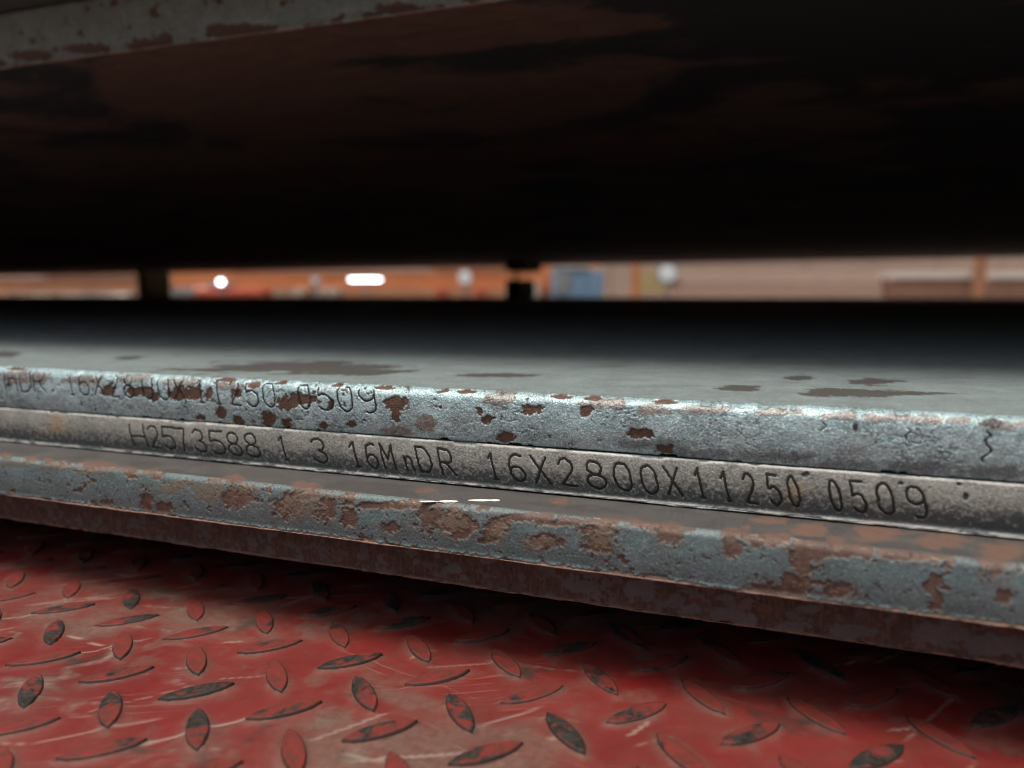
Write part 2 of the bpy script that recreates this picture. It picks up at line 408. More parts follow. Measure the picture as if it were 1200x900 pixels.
GLYPH = {
    'H': [[(0, 1), (0, 0)], [(1, 1), (1, 0)], [(0, .47), (1, .47)]],
    '2': [arc(.5, .72, .48, .28, 165, -35, 9) + [(.02, .02)], [(.02, .02), (1, 0)]],
    '5': [[(.95, 1), (.12, 1), (.06, .56)] + arc(.45, .31, .50, .31, 130, -150, 11)],
    '7': [[(-.40, 1), (1.15, 1), (.45, 0)]],
    '3': [arc(.45, .76, .46, .24, 160, -90, 9), arc(.45, .26, .52, .26, 90, -160, 10)],
    '8': [arc(.5, .76, .40, .24, 0, 360, 16), arc(.5, .26, .50, .26, 0, 360, 16)],
    '1': [[(.0, .78), (.55, 1), (.55, .0)], [(.25, 0), (.9, 0)]],
    '6': [arc(.62, .62, .58, .38, 60, 180, 8) + [(.03, .3)] + arc(.5, .28, .48, .28, 180, 540, 16)],
    'M': [[(0, 0), (0, 1), (.5, .4), (1, 1), (1, 0)]],
    'n': [[(0, .58), (0, 0)], [(0, .38)] + arc(.5, .36, .45, .22, 160, 0, 7) + [(.95, 0)]],
    'D': [[(0, 0), (0, 1), (.4, 1)] + arc(.42, .5, .58, .5, 90, -90, 10) + [(0, 0)]],
    'R': [[(0, 0), (0, 1), (.5, 1)] + arc(.52, .74, .42, .26, 90, -90, 8) + [(0, .48)], [(.42, .48), (1, 0)]],
    'X': [[(0, 1), (1, 0)], [(1, 1), (0, 0)]],
    '0': [arc(.5, .62, .48, .38, 0, 180, 9) + [(.02, .38)] + arc(.5, .38, .48, .38, 180, 360, 9) + [(.98, .62)]],
    '9': [arc(.5, .72, .48, .28, 0, 360, 16), [(.98, .72), (.98, .3)] + arc(.55, .28, .43, .28, 0, -120, 7)],
}

def strokes(text, zlo, zhi, shear, seed):
    """every character as polylines in millimetres on the face (along, up)"""
    rnd = random.Random(seed)
    out = []
    for (ch, x0, x1) in text:
        w, h = (x1 - x0), (zhi - zlo)
        jz, jx = rnd.uniform(-.15, .15), rnd.uniform(-.1, .1)
        w2 = max(w - shear * h * 0.75, 0.62 * w)
        pl = []
        for line in GLYPH[ch]:
            pts = []
            for (a, b) in line:
                pts.append((x0 + jx + a * w2 + (1 - b) * shear * h + rnd.gauss(0, .07), zlo + jz + b * h + rnd.gauss(0, .07)))
            fine = []
            for (p, q) in zip(pts[:-1], pts[1:]):
                n = max(1, int(math.hypot(q[0] - p[0], q[1] - p[1]) / 0.75))
                fine += [(p[0] + (q[0] - p[0]) * i / n + rnd.gauss(0, .07), p[1] + (q[1] - p[1]) * i / n + rnd.gauss(0, .07)) for i in range(n)]
            fine.append(pts[-1])
            pl.append(fine)
        out.append((ch, pl))
    return out

def groove_field(u, v, chars, hw):
    """1 on the middle line of a stroke, 0 outside; u, v in millimetres, u varies along axis 0 only"""
    g = np.zeros(u.shape)
    ucol = u[:, 0]
    for (_, pl) in chars:
        for pts in pl:
            for (a, b) in zip(pts[:-1], pts[1:]):
                i0 = np.searchsorted(ucol, min(a[0], b[0]) - 2 * hw); i1 = np.searchsorted(ucol, max(a[0], b[0]) + 2 * hw)
                if i1 <= i0:
                    continue
                uu, vv = u[i0:i1], v[i0:i1]
                dx, dy = b[0] - a[0], b[1] - a[1]
                L2 = dx * dx + dy * dy + 1e-9
                t = np.clip(((uu - a[0]) * dx + (vv - a[1]) * dy) / L2, 0, 1)
                d = np.hypot(uu - a[0] - t * dx, vv - a[1] - t * dy)
                g[i0:i1] = np.maximum(g[i0:i1], 1 - sstep(hw * 0.35, hw, d))
    return g

# ------------------------------------------------------------------ plates
def x_samples(x0, x1, fine=0.0003, f0=-0.37, f1=0.10):
    parts = [np.linspace(x0, -1.2, 12)[:-1], np.arange(-1.2, f0, 0.0022), np.arange(f0, f1, fine),
             np.arange(f1, 0.7, 0.0022), np.linspace(0.7, x1, 12)]
    return np.concatenate(parts)

class Plate:
    def __init__(s, front, top, bottom, depth=2.8, r_top=0.002, r_bot=0.0006, step=0.0003, lean=0.0, belly=0.0,
                 lip=0.0, top_fine=(0.03, 0.0012), x0=-5.4, x1=5.85, fine=0.0003):
        s.front, s.top, s.bottom, s.depth = front, top, bottom, depth
        s.rt, s.rb, s.lean, s.belly, s.lip = r_top, r_bot, lean, belly, lip
        y, z, ny, nz, kind = [], [], [], [], []
        def add(a, b, c, d, k):
            y.append(a); z.append(b); ny.append(c); nz.append(d); kind.append(k)
        far = [d for d in (2.8, 2.0, 1.4, 1.0, .75, .58, .46, .38, .33, .29, .26, .23, .21) if top_fine[0] * 1.05 < d <= depth + 1e-6]
        for d in far:
            add(front + d, top, 0, 1, 0)
        for d in np.arange(top_fine[0], r_top, -top_fine[1]):
            add(front + d, top, 0, 1, 0)
        n = max(5, int(r_top * 1.57 / step))
        for i in range(n + 1):
            a = math.pi / 2 * i / n
            add(front + r_top - r_top * math.sin(a), top - r_top + r_top * math.cos(a), -math.sin(a), math.cos(a), 1)
        zs = np.arange(top - r_top - step, bottom + r_bot, -step)
        for zz in zs:
            add(front, zz, -1, 0, 1)
        n = max(3, int(r_bot * 1.57 / step))
        for i in range(n + 1):
            a = math.pi / 2 * i / n
            add(front + r_bot - r_bot * math.cos(a), bottom + r_bot - r_bot * math.sin(a), -math.cos(a), -math.sin(a), 1)
        for d in (.004, .01, .02, .04, .07, .11, .16, .22, .3, .4, .55, .75, 1.0, 1.4, 2.0, 2.8):
            if d <= depth + 1e-6:
                add(front + d, bottom, 0, -1, 2)
        s.y, s.z, s.ny, s.nz, s.kind = map(np.array, (y, z, ny, nz, kind))
        t = (s.z - bottom) / (top - bottom)
        s.y = s.y + np.where(s.kind == 1, s.shape_y(t), 0)
        s.x = x_samples(x0, x1, fine)
        s.U, s.Z = np.meshgrid(s.x * 1000, s.z * 1000, indexing='ij')
        s.Y = np.broadcast_to(s.y * 1000, s.U.shape)
        k = np.broadcast_to(s.kind, s.U.shape)
        s.is_top, s.is_edge, s.is_bot = (k == 0), (k == 1), (k == 2)
    def shape_y(s, t):
        """setback of the face: t = 0 at the foot, 1 at the head"""
        t = np.clip(t, 0, 1)
        return s.lean * (1 - t) - s.belly * (4 * t * (1 - t)) - s.lip * np.exp(-((t - 0.03) / 0.045) ** 2)
    def face_y(s, zz):
        yy = s.front + s.shape_y((zz - s.bottom) / (s.top - s.bottom))
        k = zz - (s.top - s.rt)
        if k > 0:
            k = min(k, s.rt * 0.999)
            yy += s.rt - math.sqrt(s.rt ** 2 - k * k)
        return yy
    def build(s, name, disp, wear, mats):
        """disp in mm along the normal, wear = (r, g, b)"""
        nx, npf = s.U.shape
        d = disp / 1000.0
        P = np.empty((nx, npf, 3))
        P[..., 0] = s.x[:, None]
        P[..., 1] = s.y[None, :] + d * s.ny[None, :]
        P[..., 2] = s.z[None, :] + d * s.nz[None, :]
        i = np.arange(nx - 1)[:, None]; j = np.arange(npf - 1)[None, :]
        a = i * npf + j
        q = np.stack([a, a + 1, a + npf + 1, a + npf], axis=-1).reshape(-1, 4)
        kq = np.maximum(s.kind[:-1], s.kind[1:])
        kq = np.where((s.kind[:-1] == 0), 0, np.where(s.kind[1:] == 2, 2, 1))
        mi = np.broadcast_to(kq, (nx - 1, npf - 1)).reshape(-1)
        # back face and the two ends
        back = np.stack([i[:, 0] * npf + npf - 1, i[:, 0] * npf, (i[:, 0] + 1) * npf, (i[:, 0] + 1) * npf + npf - 1], axis=-1)
        q = np.concatenate([q, back]); mi = np.concatenate([mi, np.zeros(len(back), dtype=int)])
        ends = [list(range(npf))[::-1], [(nx - 1) * npf + k for k in range(npf)]]
        me = mesh_np(name, P.reshape(-1, 3), q, mats, np.clip(mi, 0, len(mats) - 1), True, ends)
        set_mask(me, 'wear', *wear)
        return link(name, me)

def stamp_objects(plate, root, chars, low, mat, hw=0.42, sink=0.22, ztop=None):
    """the dark strokes of each character as one part, lying in the grooves; low(u, v) = relief in mm"""
    for (ch, pl) in chars:
        verts, quads = [], []
        for pts in pl:
            dense = []
            for (a, b) in zip(pts[:-1], pts[1:]):
                n = max(1, int(math.hypot(b[0] - a[0], b[1] - a[1]) / 0.45))
                dense += [(a[0] + (b[0] - a[0]) * i / n, a[1] + (b[1] - a[1]) * i / n) for i in range(n)]
            dense.append(pts[-1])
            if ztop is not None:
                dense = [p for p in dense if p[1] < ztop]
            if len(dense) < 2:
                continue
            base = len(verts)
            for i, p in enumerate(dense):
                a = dense[max(0, i - 1)]; b = dense[min(len(dense) - 1, i + 1)]
                tx, tz = b[0] - a[0], b[1] - a[1]
                L = math.hypot(tx, tz) or 1
                wob = float(vnoise(np.array([p[0] * 1.7]), np.array([p[1] * 1.7]), 5)[0])
                w = hw * (0.55 + 0.9 * wob)
                for sgn in (-1, 1):
                    u, v = p[0] - sgn * tz / L * w, p[1] + sgn * tx / L * w
                    dd = float(low(np.array([u]), np.array([v]))[0])
                    verts.append((u / 1000, plate.face_y(v / 1000) - (dd - sink) / 1000, v / 1000))
            n = len(dense)
            quads += [(base + 2 * i, base + 2 * i + 1, base + 2 * i + 3, base + 2 * i + 2) for i in range(n - 1)]
        if quads:
            link('stamped_character', mesh_np('stamped_character', verts, quads, [mat]), root)

groove_mat = plain('groove_grime', (0.008, 0.007, 0.006), (0.022, 0.018, 0.016), 900, 0.8)

# --- plate with worn stamp, topmost of the lower stack
m_a_edge = steel('pale_mill_scale', (0.52, 0.73, 0.77), (0.37, 0.54, 0.58), (0.085, 0.052, 0.036), (0.14, 0.088, 0.062),
                 (0.25, 0.195, 0.170), (0.055, 0.052, 0.052), grain=0.66, gscale=1450, rough=0.34, sparkle=0.85, bump=0.00036, metallic=0.25)
m_a_top = steel('grey_mill_scale', (0.235, 0.29, 0.295), (0.205, 0.25, 0.252), (0.10, 0.05, 0.03), (0.17, 0.085, 0.05),
                (0.30, 0.27, 0.25), (0.060, 0.052, 0.046), grain=0.45, gscale=1100, rough=0.66, sparkle=0.10, bump=0.00015)
m_a_top.node_tree.nodes['Principled BSDF'].inputs['Specular IOR Level'].default_value = 0.12
pa = Plate(0.220, 0.0868, 0.0700, r_top=0.0032, r_bot=0.0012, belly=0.0013, top_fine=(0.20, 0.0026))
U, Z, Y = pa.U, pa.Z, pa.Y
def relief_a(u, v):
    return (fbm(u * .02, v * .02, 3, 2) - .5) * .7 + (fbm(u * .35, v * .35, 4, 3) - .5) * .30 + (np.abs(fbm(u * .8, v * .8, 6, 3) - .5) - .1) * .14
txt_a = strokes(A_TEXT, 77.6, 86.6, 0.24, 2)
e = pa.is_edge
nz1 = fbm(U * .65, Z * .65, 21, 5, .65)
chips = np.where(e, blobs(U, Z, A_CHIPS, nz1, 0.75, 0.06, 1.05), 0)
rim = np.where(e | (Y < 224), blobs(U, np.where(e, Z, 86.8), [(a, 86.3, max(abs(b), 1.5) * 1.1, 0, 0, -.55) for (a, _, b, *_r) in A_RIM], fbm(U * .6, Z * .6, 8, 3), 0.35, 0.08), 0)
specks = np.where(e & (U < -20), sstep(.74, .77, fbm(U * .35, Z * .42, 33, 4, .6)) * sstep(70, 72, Z) * sstep(-15, -90, U), 0)
rust = np.maximum(np.maximum(chips, rim), specks)
pink = np.where(e, blobs(U, Z, A_PINK, fbm(U * .4, Z * .4, 44, 4, .6), 0.6, 0.10, 1.0), 0) * (0.45 + .6 * fbm(U * .9, Z * .9, 46, 3))
pink = np.maximum(pink, np.where(e, 0.22 * sstep(.56, .68, fbm(U * .12, Z * .28, 47, 4)) * sstep(86.5, 80, Z), 0))
grime = np.where(e, 1.2 * blobs(U, Z, A_GRIME, fbm(U * .7, Z * .7, 49, 4, .7), 0.9, 0.45), 0)
grime = np.maximum(grime, np.where(e, .30 * sstep(.60, .72, fbm(U * .5, Z * .8, 50, 4, .65)), 0))
dark = np.where(e, blobs(U, Z, A_DARK, fbm(U * .6, Z * .6, 51, 3), 0.4, 0.15), 0)
cr = np.zeros(U.shape)                                        # two cracks in the scale
for (cu, z0, z1, w) in ((46.6, 74.6, 83.2, .42), (28.5, 78.4, 83.0, .25), (8.0, 80.3, 83.4, .2)):
    path = cu + (fbm(Z * .45, Z * 0, 61, 3) - .5) * 3.2
    cr = np.maximum(cr, np.where(e, (1 - sstep(w * .4, w, np.abs(U - path))) * sstep(z0, z0 + .6, Z) * sstep(z1, z1 - .6, Z), 0))
flake = np.where(e, (1 - sstep(.012, .03, np.abs(fbm(U * .30, Z * .34, 63, 4, .6) - .5))) * sstep(.42, .56, fbm(U * .06, Z * .1, 64, 2) + .1 * sstep(-60, -160, U)), 0)
grv = np.where(e, groove_field(U, Z, txt_a, 0.42), 0) * sstep(86.2, 84.2, Z)
tops = np.where(pa.is_top, blobs(U, Y, A_TOP, fbm((U * .94 + Y * .34) * .05, (Y * .94 - U * .34) * .16, 71, 5, .7), 1.0, 0.14, 1.0) * .85, 0)
tops = np.maximum(tops, np.where(pa.is_top, .22 * sstep(.64, .76, fbm((U * .94 + Y * .34) * .025, (Y * .94 - U * .34) * .12, 73, 4)), 0))
disp = np.where(e, relief_a(U, Z), np.where(pa.is_top, (fbm(U * .02, Y * .02, 5, 2) - .5) * .25, 0))
nick = sstep(.64, .76, fbm(U * .22, Z * .1, 75, 3)) * e * (sstep(85.2, 86.2, Z) + sstep(71.2, 70.4, Z))
disp = disp - .55 * nick - .38 * rust - .50 * grv - .6 * cr - .22 * flake * (1 - rust)
dk = np.clip(np.maximum.reduce([dark, 0.6 * sstep(.3, .8, grv), .8 * grime * .6, cr, .5 * flake * (1 - rust), tops]), 0, 1)
plate_a = pa.build('steel_plate', disp, (rust, pink * (1 - rust), dk * (1 - .6 * rust)), [m_a_top, m_a_edge, m_a_top])
stamp_objects(pa, plate_a, txt_a, relief_a, groove_mat, hw=.21, sink=.14, ztop=85.9)
tag(plate_a, 'pale blue-grey steel plate with chipped edge and worn stamp, topmost of the lower stack', 'steel plate', 'plates of the lower stack')

# --- plate with the clear stamp
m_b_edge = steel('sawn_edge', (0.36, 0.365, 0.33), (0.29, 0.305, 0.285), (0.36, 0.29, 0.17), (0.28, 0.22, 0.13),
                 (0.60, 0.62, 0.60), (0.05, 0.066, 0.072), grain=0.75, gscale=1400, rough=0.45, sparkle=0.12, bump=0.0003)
pb = Plate(0.2192, 0.0699, 0.0559, r_top=0.0005, r_bot=0.0005, belly=0.0012, lean=0.0006, lip=0.0009)
U, Z, Y = pb.U, pb.Z, pb.Y
def relief_b(u, v):
    return (fbm(u * .02, v * .02, 103, 2) - .5) * .5 + (fbm(u * .5, v * .5, 104, 4) - .5) * .22
txt_b = strokes(B_TEXT, 59.0, 67.3, 0.24, 5)
e = pb.is_edge
tan = np.where(e, .7 * blobs(U, Z, B_TAN, fbm(U * .35, Z * .35, 121, 4), .8, .45), 0)
pits = np.where(e, blobs(U, Z, B_PIT, fbm(U * .8, Z * .8, 122, 3), .45, .12), 0)
band = fbm(U * .05, Z * .05, 123, 3)
gr = fbm(U * 1.1, Z * 1.1, 124, 4, .75)
low = np.where(e, sstep(.46, .66, gr + (63.0 + 3.0 * (band - .5) - Z) * .05) * sstep(67, 60.5, Z) * .88, 0)
low = np.maximum(low, np.where(e, .9 * blobs(U, Z, B_DIRT, gr, .9, .3), 0))
low = np.maximum(low, np.where(e, .8 * sstep(.70, .80, gr), 0))
lipm = np.where(e, sstep(57.1, 56.5, Z) * sstep(.30, .55, fbm(U * .25, Z * .6, 126, 3)), 0)
lipm = np.maximum(lipm, np.where(e, sstep(69.15, 69.5, Z) * sstep(.35, .55, fbm(U * .2, Z * .6, 127, 3)), 0))  # pale line on the top arris: the light it catches, put into the colour
grv = np.where(e, groove_field(U, Z, txt_b, 0.45), 0) * (.55 + .7 * fbm(U * .35, Z * .35, 131, 3))
disp = np.where(e, relief_b(U, Z), 0) - .55 * grv - .5 * pits - .12 * low + .9 * (fbm(U * .35, Z * 0, 129, 4, .6) - .5) * sstep(57.6, 56.4, Z) - .5 * sstep(.62, .75, fbm(U * .2, Z * .1, 130, 3)) * e * sstep(68.8, 69.6, Z)
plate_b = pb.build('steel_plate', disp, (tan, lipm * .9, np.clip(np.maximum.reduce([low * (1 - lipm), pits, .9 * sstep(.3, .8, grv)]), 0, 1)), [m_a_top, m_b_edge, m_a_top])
stamp_objects(pb, plate_b, txt_b, relief_b, groove_mat, hw=.31, sink=.11)
tag(plate_b, 'beige-grey steel plate with a long clear stamped number along its edge, second from top', 'steel plate', 'plates of the lower stack')

# --- the plate that sticks out
m_c_edge = steel('slate_scale', (0.145, 0.212, 0.222), (0.115, 0.170, 0.180), (0.085, 0.050, 0.038), (0.160, 0.105, 0.082),
                 (0.20, 0.155, 0.110), (0.40, 0.28, 0.22), grain=0.42, gscale=1500, rough=0.44, sparkle=0.14, bump=0.00026)
m_c_top = steel('dull_scale', (0.092, 0.087, 0.082), (0.072, 0.070, 0.067), (0.145, 0.085, 0.062), (0.115, 0.07, 0.053),
                (0.85, 0.84, 0.80), (0.05, 0.047, 0.045), grain=0.35, gscale=900, rough=0.6, bump=0.00012)
pc = Plate(0.1990, 0.0555, 0.0404, r_top=0.0018, r_bot=0.0004, belly=0.0008, lip=0.0006, top_fine=(0.030, 0.0007))
U, Z, Y = pc.U, pc.Z, pc.Y
def relief_c(u, v):
    return (fbm(u * .02, v * .02, 203, 2) - .5) * .8 + (fbm(u * .5, v * .5, 204, 4) - .5) * .16 + (fbm(u * 1.6, v * .5, 205, 3) - .5) * .10
e = pc.is_edge
n4 = fbm(U * .6, Z * .5, 221, 5, .72)
rust = np.where(e, blobs(U, Z, C_RUST, n4, .95, .22, 0.95), 0)
rust = np.maximum(rust, np.where(e, sstep(.64, .68, fbm(U * .17, Z * .22, 222, 5, .6) + .13 * sstep(51.5, 54.5, Z) - .05), 0))
stain_c = np.where(e, .38 * blobs(U, Z, C_RUST, fbm(U * .8, Z * .5, 229, 4, .7), .8, .5, 1.25), 0)
rust = np.maximum(rust, stain_c)
rust = np.maximum(rust, np.where(e, sstep(41.6, 41.0, Z + (n4 - .5) * 2.2), 0) * .9)
tan = np.where(e, .75 * blobs(U, Z, C_TAN, fbm(U * .9, Z * .9, 223, 5, .75), 1.3, .20), 0)
scr = np.where(e, sstep(.70, .76, fbm(U * .5, Z * 6.0, 224, 3)) * sstep(.55, .65, fbm(U * .04, Z * .2, 225, 2)) * rust * .7, 0)
scr = np.maximum(scr, np.where(e, sstep(40.95, 40.75, Z) * sstep(.4, .6, fbm(U * .15, Z * 0, 226, 3)), 0) * .7)
topr = np.where(pc.is_top | (e & (Z > 54.6)), blobs(U, Y, C_TOP, fbm(U * .35, Y * .35, 231, 4), .6, .30, 1.05), 0)
topr = np.maximum(topr, np.where(pc.is_top, .5 * sstep(.60, .72, fbm(U * .12, Y * .12, 232, 4)) * sstep(20, 60, U + 30), 0))
tdark = np.where(pc.is_top, .6 * sstep(.5, .7, fbm(U * .06, Y * .12, 234, 4)), 0)
rust = np.maximum(rust, np.where(e, .8 * sstep(.71, .76, fbm(U * .9, Z * .7, 227, 4, .65)), 0))
nick = sstep(.62, .74, fbm(U * .2, Z * .1, 228, 3)) * e * (sstep(54.2, 55.0, Z) + sstep(41.6, 40.8, Z))
disp = np.where(e, relief_c(U, Z), 0) - .5 * nick - .30 * sstep(.4, .8, rust) * (1 - .5 * tan) + .10 * tan + .03 * (1 - sstep(.0, .35, np.abs(rust - .35))) * e
r_ = np.where(e, np.maximum(rust, topr * (Z > 54.6)), topr)
g_ = np.where(e, tan, 0)
b_ = np.where(e, scr * (1 - tan), tdark * (1 - topr))
plate_c = pc.build('steel_plate', disp, (r_, g_, b_), [m_c_top, m_c_edge, m_c_top])
tag(plate_c, 'slate-grey steel plate with rust patches, jutting out beyond the plates above and below it', 'steel plate', 'plates of the lower stack')

m_chalk = plain('white_chalk', (0.80, 0.79, 0.75), (0.62, 0.61, 0.58), 900, 0.9)
for k, (cu, cv, au, av, bu, bv) in enumerate(C_WHITE):          # two short chalk strokes on the ledge
    n, vv_, qq_ = 40, [], []
    for i_ in range(n + 1):
        t_ = -1 + 2 * i_ / n
        w_ = math.sqrt(max(0.0, 1 - t_ ** 4)) * (0.30 + 0.55 * float(vnoise(np.array([i_ * .11]), np.array([k * 7.0]), 91)[0]))
        for sg in (-1, 1):
            vv_.append(((cu + t_ * au + sg * w_ * bu) / 1000, (cv + t_ * av + sg * w_ * bv) / 1000, 0.05556))
    qq_ = [(2 * i_, 2 * i_ + 1, 2 * i_ + 3, 2 * i_ + 2) for i_ in range(n)]
    link('chalk_mark', mesh_np('chalk_mark', vv_, qq_, [m_chalk]), plate_c)

def burr(plate, root, mat, seed, r0=0.00016, r1=0.00042, sink=0.0001):
    """ragged shear burr hanging along the bottom arris"""
    xs_ = np.arange(-0.42, 0.14, 0.0007)
    n1_, n2_ = vnoise(xs_ * 260, xs_ * 0, seed), vnoise(xs_ * 700, xs_ * 0, seed + 1)
    n3_ = vnoise(xs_ * 35, xs_ * 0, seed + 2)
    rr = r0 + (r1 - r0) * n1_ * sstep(.25, .6, n3_)
    yy = plate.face_y(plate.bottom + plate.rb) + plate.rb * .45 + sink - .0002 * (n2_ - .5)
    zz = plate.bottom + plate.rb * .55 - .00025 * n1_ * n3_
    vv_ = []
    for x_, y_, z_, r_ in zip(xs_, np.broadcast_to(yy, xs_.shape), np.broadcast_to(zz, xs_.shape), rr):
        for a_ in range(5):
            vv_.append((x_, y_ + r_ * math.cos(a_ * 1.2566), z_ + r_ * math.sin(a_ * 1.2566)))
    qq_ = [(i_ * 5 + a_, i_ * 5 + (a_ + 1) % 5, i_ * 5 + 5 + (a_ + 1) % 5, i_ * 5 + 5 + a_) for i_ in range(len(xs_) - 1) for a_ in range(5)]
    link('edge_burr', mesh_np('edge_burr', vv_, qq_, [mat]), root)
m_burr = plain('bright_burr', (0.52, 0.55, 0.54), (0.28, 0.29, 0.28), 500, 0.45)
m_burr_rust = plain('rusty_burr', (0.30, 0.19, 0.14), (0.15, 0.09, 0.065), 500, 0.6)
burr(pb, plate_b, m_burr, 31)
burr(pc, plate_c, m_burr_rust, 41)

# --- the dark plate under it
m_d_edge = steel('grey_flakes', (0.150, 0.150, 0.152), (0.115, 0.114, 0.116), (0.055, 0.039, 0.031), (0.105, 0.073, 0.057),
                 (0.17, 0.09, 0.06), (0.30, 0.20, 0.15), grain=0.4, gscale=1000, rough=0.6, bump=0.0003, streak=(0.21, 0.135, 0.10))
pd = Plate(0.2155, 0.0400, 0.0236, r_top=0.0008, r_bot=0.0006, belly=0.0003, lip=0.0003)
U, Z, Y = pd.U, pd.Z, pd.Y
e = pd.is_edge
n4 = fbm(U * .5, Z * .5, 321, 4)
grey = blobs(U, Z, D_GREY, n4, .5, .10)
grey = np.maximum(grey, .85 * sstep(.555, .60, fbm(U * .30, Z * .34, 322, 5, .65)))
orange = np.where(e, blobs(U, Z, D_ORANGE, n4, .5, .2), 0)
orange = np.maximum(orange, np.where(e, .6 * sstep(.66, .76, fbm(U * .4, Z * .4, 323, 4)), 0))
edge_l = np.where(e, sstep(24.7, 24.2, Z) * sstep(.3, .5, fbm(U * .2, Z * 0, 324, 3)) * .8, 0)
disp = np.where(e, (fbm(U * .03, Z * .03, 303, 2) - .5) * .8 + (fbm(U * 1.2, Z * .2, 304, 4, .65) - .5) * .45 + .22 * grey, 0) - .5 * sstep(.62, .74, fbm(U * .2, Z * .1, 306, 3)) * e * sstep(24.9, 24.1, Z)
plate_d = pd.build('steel_plate', disp, (1 - grey, orange * (1 - grey), edge_l), [m_c_top, m_d_edge, m_c_top])
tag(plate_d, 'dark rust-brown steel plate lying lowest, just above the red deck', 'steel plate', 'plates of the lower stack')

burr(pd, plate_d, m_burr_rust, 51)

# --- the plate overhead
m_e_edge = steel('shaded_scale', (0.22, 0.27, 0.25), (0.175, 0.215, 0.20), (0.070, 0.045, 0.034), (0.105, 0.06, 0.042),
                 (0.34, 0.26, 0.20), (0.05, 0.045, 0.04), grain=0.5, gscale=900, rough=0.5, sparkle=0.1, bump=0.0003)
s = Mat('rusty_underside', 0.75)
ux = s.n.new('ShaderNodeSeparateXYZ'); s.l.new(s.tc.outputs['Object'], ux.inputs[0])
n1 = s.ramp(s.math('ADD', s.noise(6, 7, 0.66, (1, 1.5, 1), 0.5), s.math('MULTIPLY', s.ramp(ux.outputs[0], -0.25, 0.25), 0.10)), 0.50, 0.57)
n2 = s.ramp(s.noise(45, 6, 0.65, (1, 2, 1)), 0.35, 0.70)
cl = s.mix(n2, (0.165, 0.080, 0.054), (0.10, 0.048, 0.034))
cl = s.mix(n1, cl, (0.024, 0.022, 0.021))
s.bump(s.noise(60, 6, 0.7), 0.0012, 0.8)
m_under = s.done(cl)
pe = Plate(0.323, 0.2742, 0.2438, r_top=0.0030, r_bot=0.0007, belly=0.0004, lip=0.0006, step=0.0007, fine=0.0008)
U, Z, Y = pe.U, pe.Z, pe.Y
e = pe.is_edge
rust = np.where(e, blobs(U, Z, E_RUST, fbm(U * .3, Z * .3, 421, 4), .45, .08), 0)
rust = np.maximum(rust, np.where(e, sstep(.67, .72, fbm(U * .12, Z * .16, 422, 4) + .16 * sstep(249.5, 245, Z) - .07), 0))
pale = np.where(e, sstep(244.6, 244.2, Z) * sstep(.3, .6, fbm(U * .15, Z * 0, 423, 3)) * .8, 0)
disp = np.where(e, (fbm(U * .02, Z * .02, 403, 2) - .5) * .8 + (fbm(U * .4, Z * .4, 404, 4) - .5) * .4, 0) - .35 * rust
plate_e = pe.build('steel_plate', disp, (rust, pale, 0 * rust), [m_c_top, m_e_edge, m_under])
tag(plate_e, 'thick grey steel plate overhead with rusty brown underside and shaded edge', 'steel plate', 'plates of the upper stack')

burr(pe, plate_e, m_burr_rust, 61, 0.0002, 0.0006)

pf = Plate(0.262, 0.3060, 0.2746, r_top=0.0030, r_bot=0.0007, belly=0.0004, step=0.0015, fine=0.004, depth=2.8)
U, Z, Y = pf.U, pf.Z, pf.Y
rust = np.where(pf.is_edge, sstep(.55, .62, fbm(U * .1, Z * .14, 522, 4)), 0)
disp = np.where(pf.is_edge, (fbm(U * .3, Z * .3, 504, 3) - .5) * .4, 0)
plate_f = pf.build('steel_plate', disp, (rust, 0 * rust, 0 * rust), [m_c_top, m_e_edge, m_c_top])
tag(plate_f, 'dark underside sliver of a plate above the thick overhead plate, top left corner', 'steel plate', 'plates of the upper stack')

# the stacks do not lie quite true: the lower one rises a little to the back, the upper one is skewed and dips
from mathutils import Matrix, Vector, Euler
def settle(objs, pivot, rx, ry, rz):
    p = Vector(pivot)
    m = Matrix.Translation(p) @ Euler((R(rx), R(ry), R(rz))).to_matrix().to_4x4() @ Matrix.Translation(-p)
    for o_ in objs:
        o_.matrix_world = m
    return m
M_LOW = settle((plate_a, plate_b, plate_c, plate_d), (0.0, 0.220, 0.0868), 0.2, 0, 0)
M_UP = settle((plate_e, plate_f), (-0.28, 0.322, 0.2438), -0.28, -0.42, 1.9)
def on_plane(m, z, x, y):
    """height of the moved plane z at (x, y)"""
    n = m.to_3x3() @ Vector((0, 0, 1)); p = m @ Vector((0, 0, z))
    return p.z - (n.x * (x - p.x) + n.y * (y - p.y)) / n.z

# ------------------------------------------------------------------ red chequered deck
ORG = np.array([-0.2825, 0.2007]); VA = np.array([0.02919, 0.00057]); VB = np.array([0.0018, 0.02976])
BAR_L, BAR_W = 0.0204, 0.0060
DECK_Z = 0.006
INV = np.linalg.inv(np.stack([VA, VB], axis=1))

def bar_distance(x, y):
    """signed distance-like value (m) to the nearest raised bar, negative on it"""
    best = np.full(x.shape, 9.0)
    for off, ang in ((0.0, -46.0), (0.5, 46.5)):
        p, q = x - ORG[0], y - ORG[1]
        a = INV[0, 0] * p + INV[0, 1] * q - off; b = INV[1, 0] * p + INV[1, 1] * q - off
        a, b = a - np.round(a), b - np.round(b)
        dx, dy = a * VA[0] + b * VB[0], a * VA[1] + b * VB[1]
        c, s_ = math.cos(R(ang)), math.sin(R(ang))
        u, v = dx * c + dy * s_, -dx * s_ + dy * c
        half = BAR_W / 2 * (1 - np.clip(np.abs(u) / (BAR_L / 2), 0, 1) ** 2) ** 0.72
        d = np.where(np.abs(u) < BAR_L / 2, np.abs(v) - half, np.hypot(np.abs(u) - BAR_L / 2, v))
        best = np.minimum(best, d)
    return best

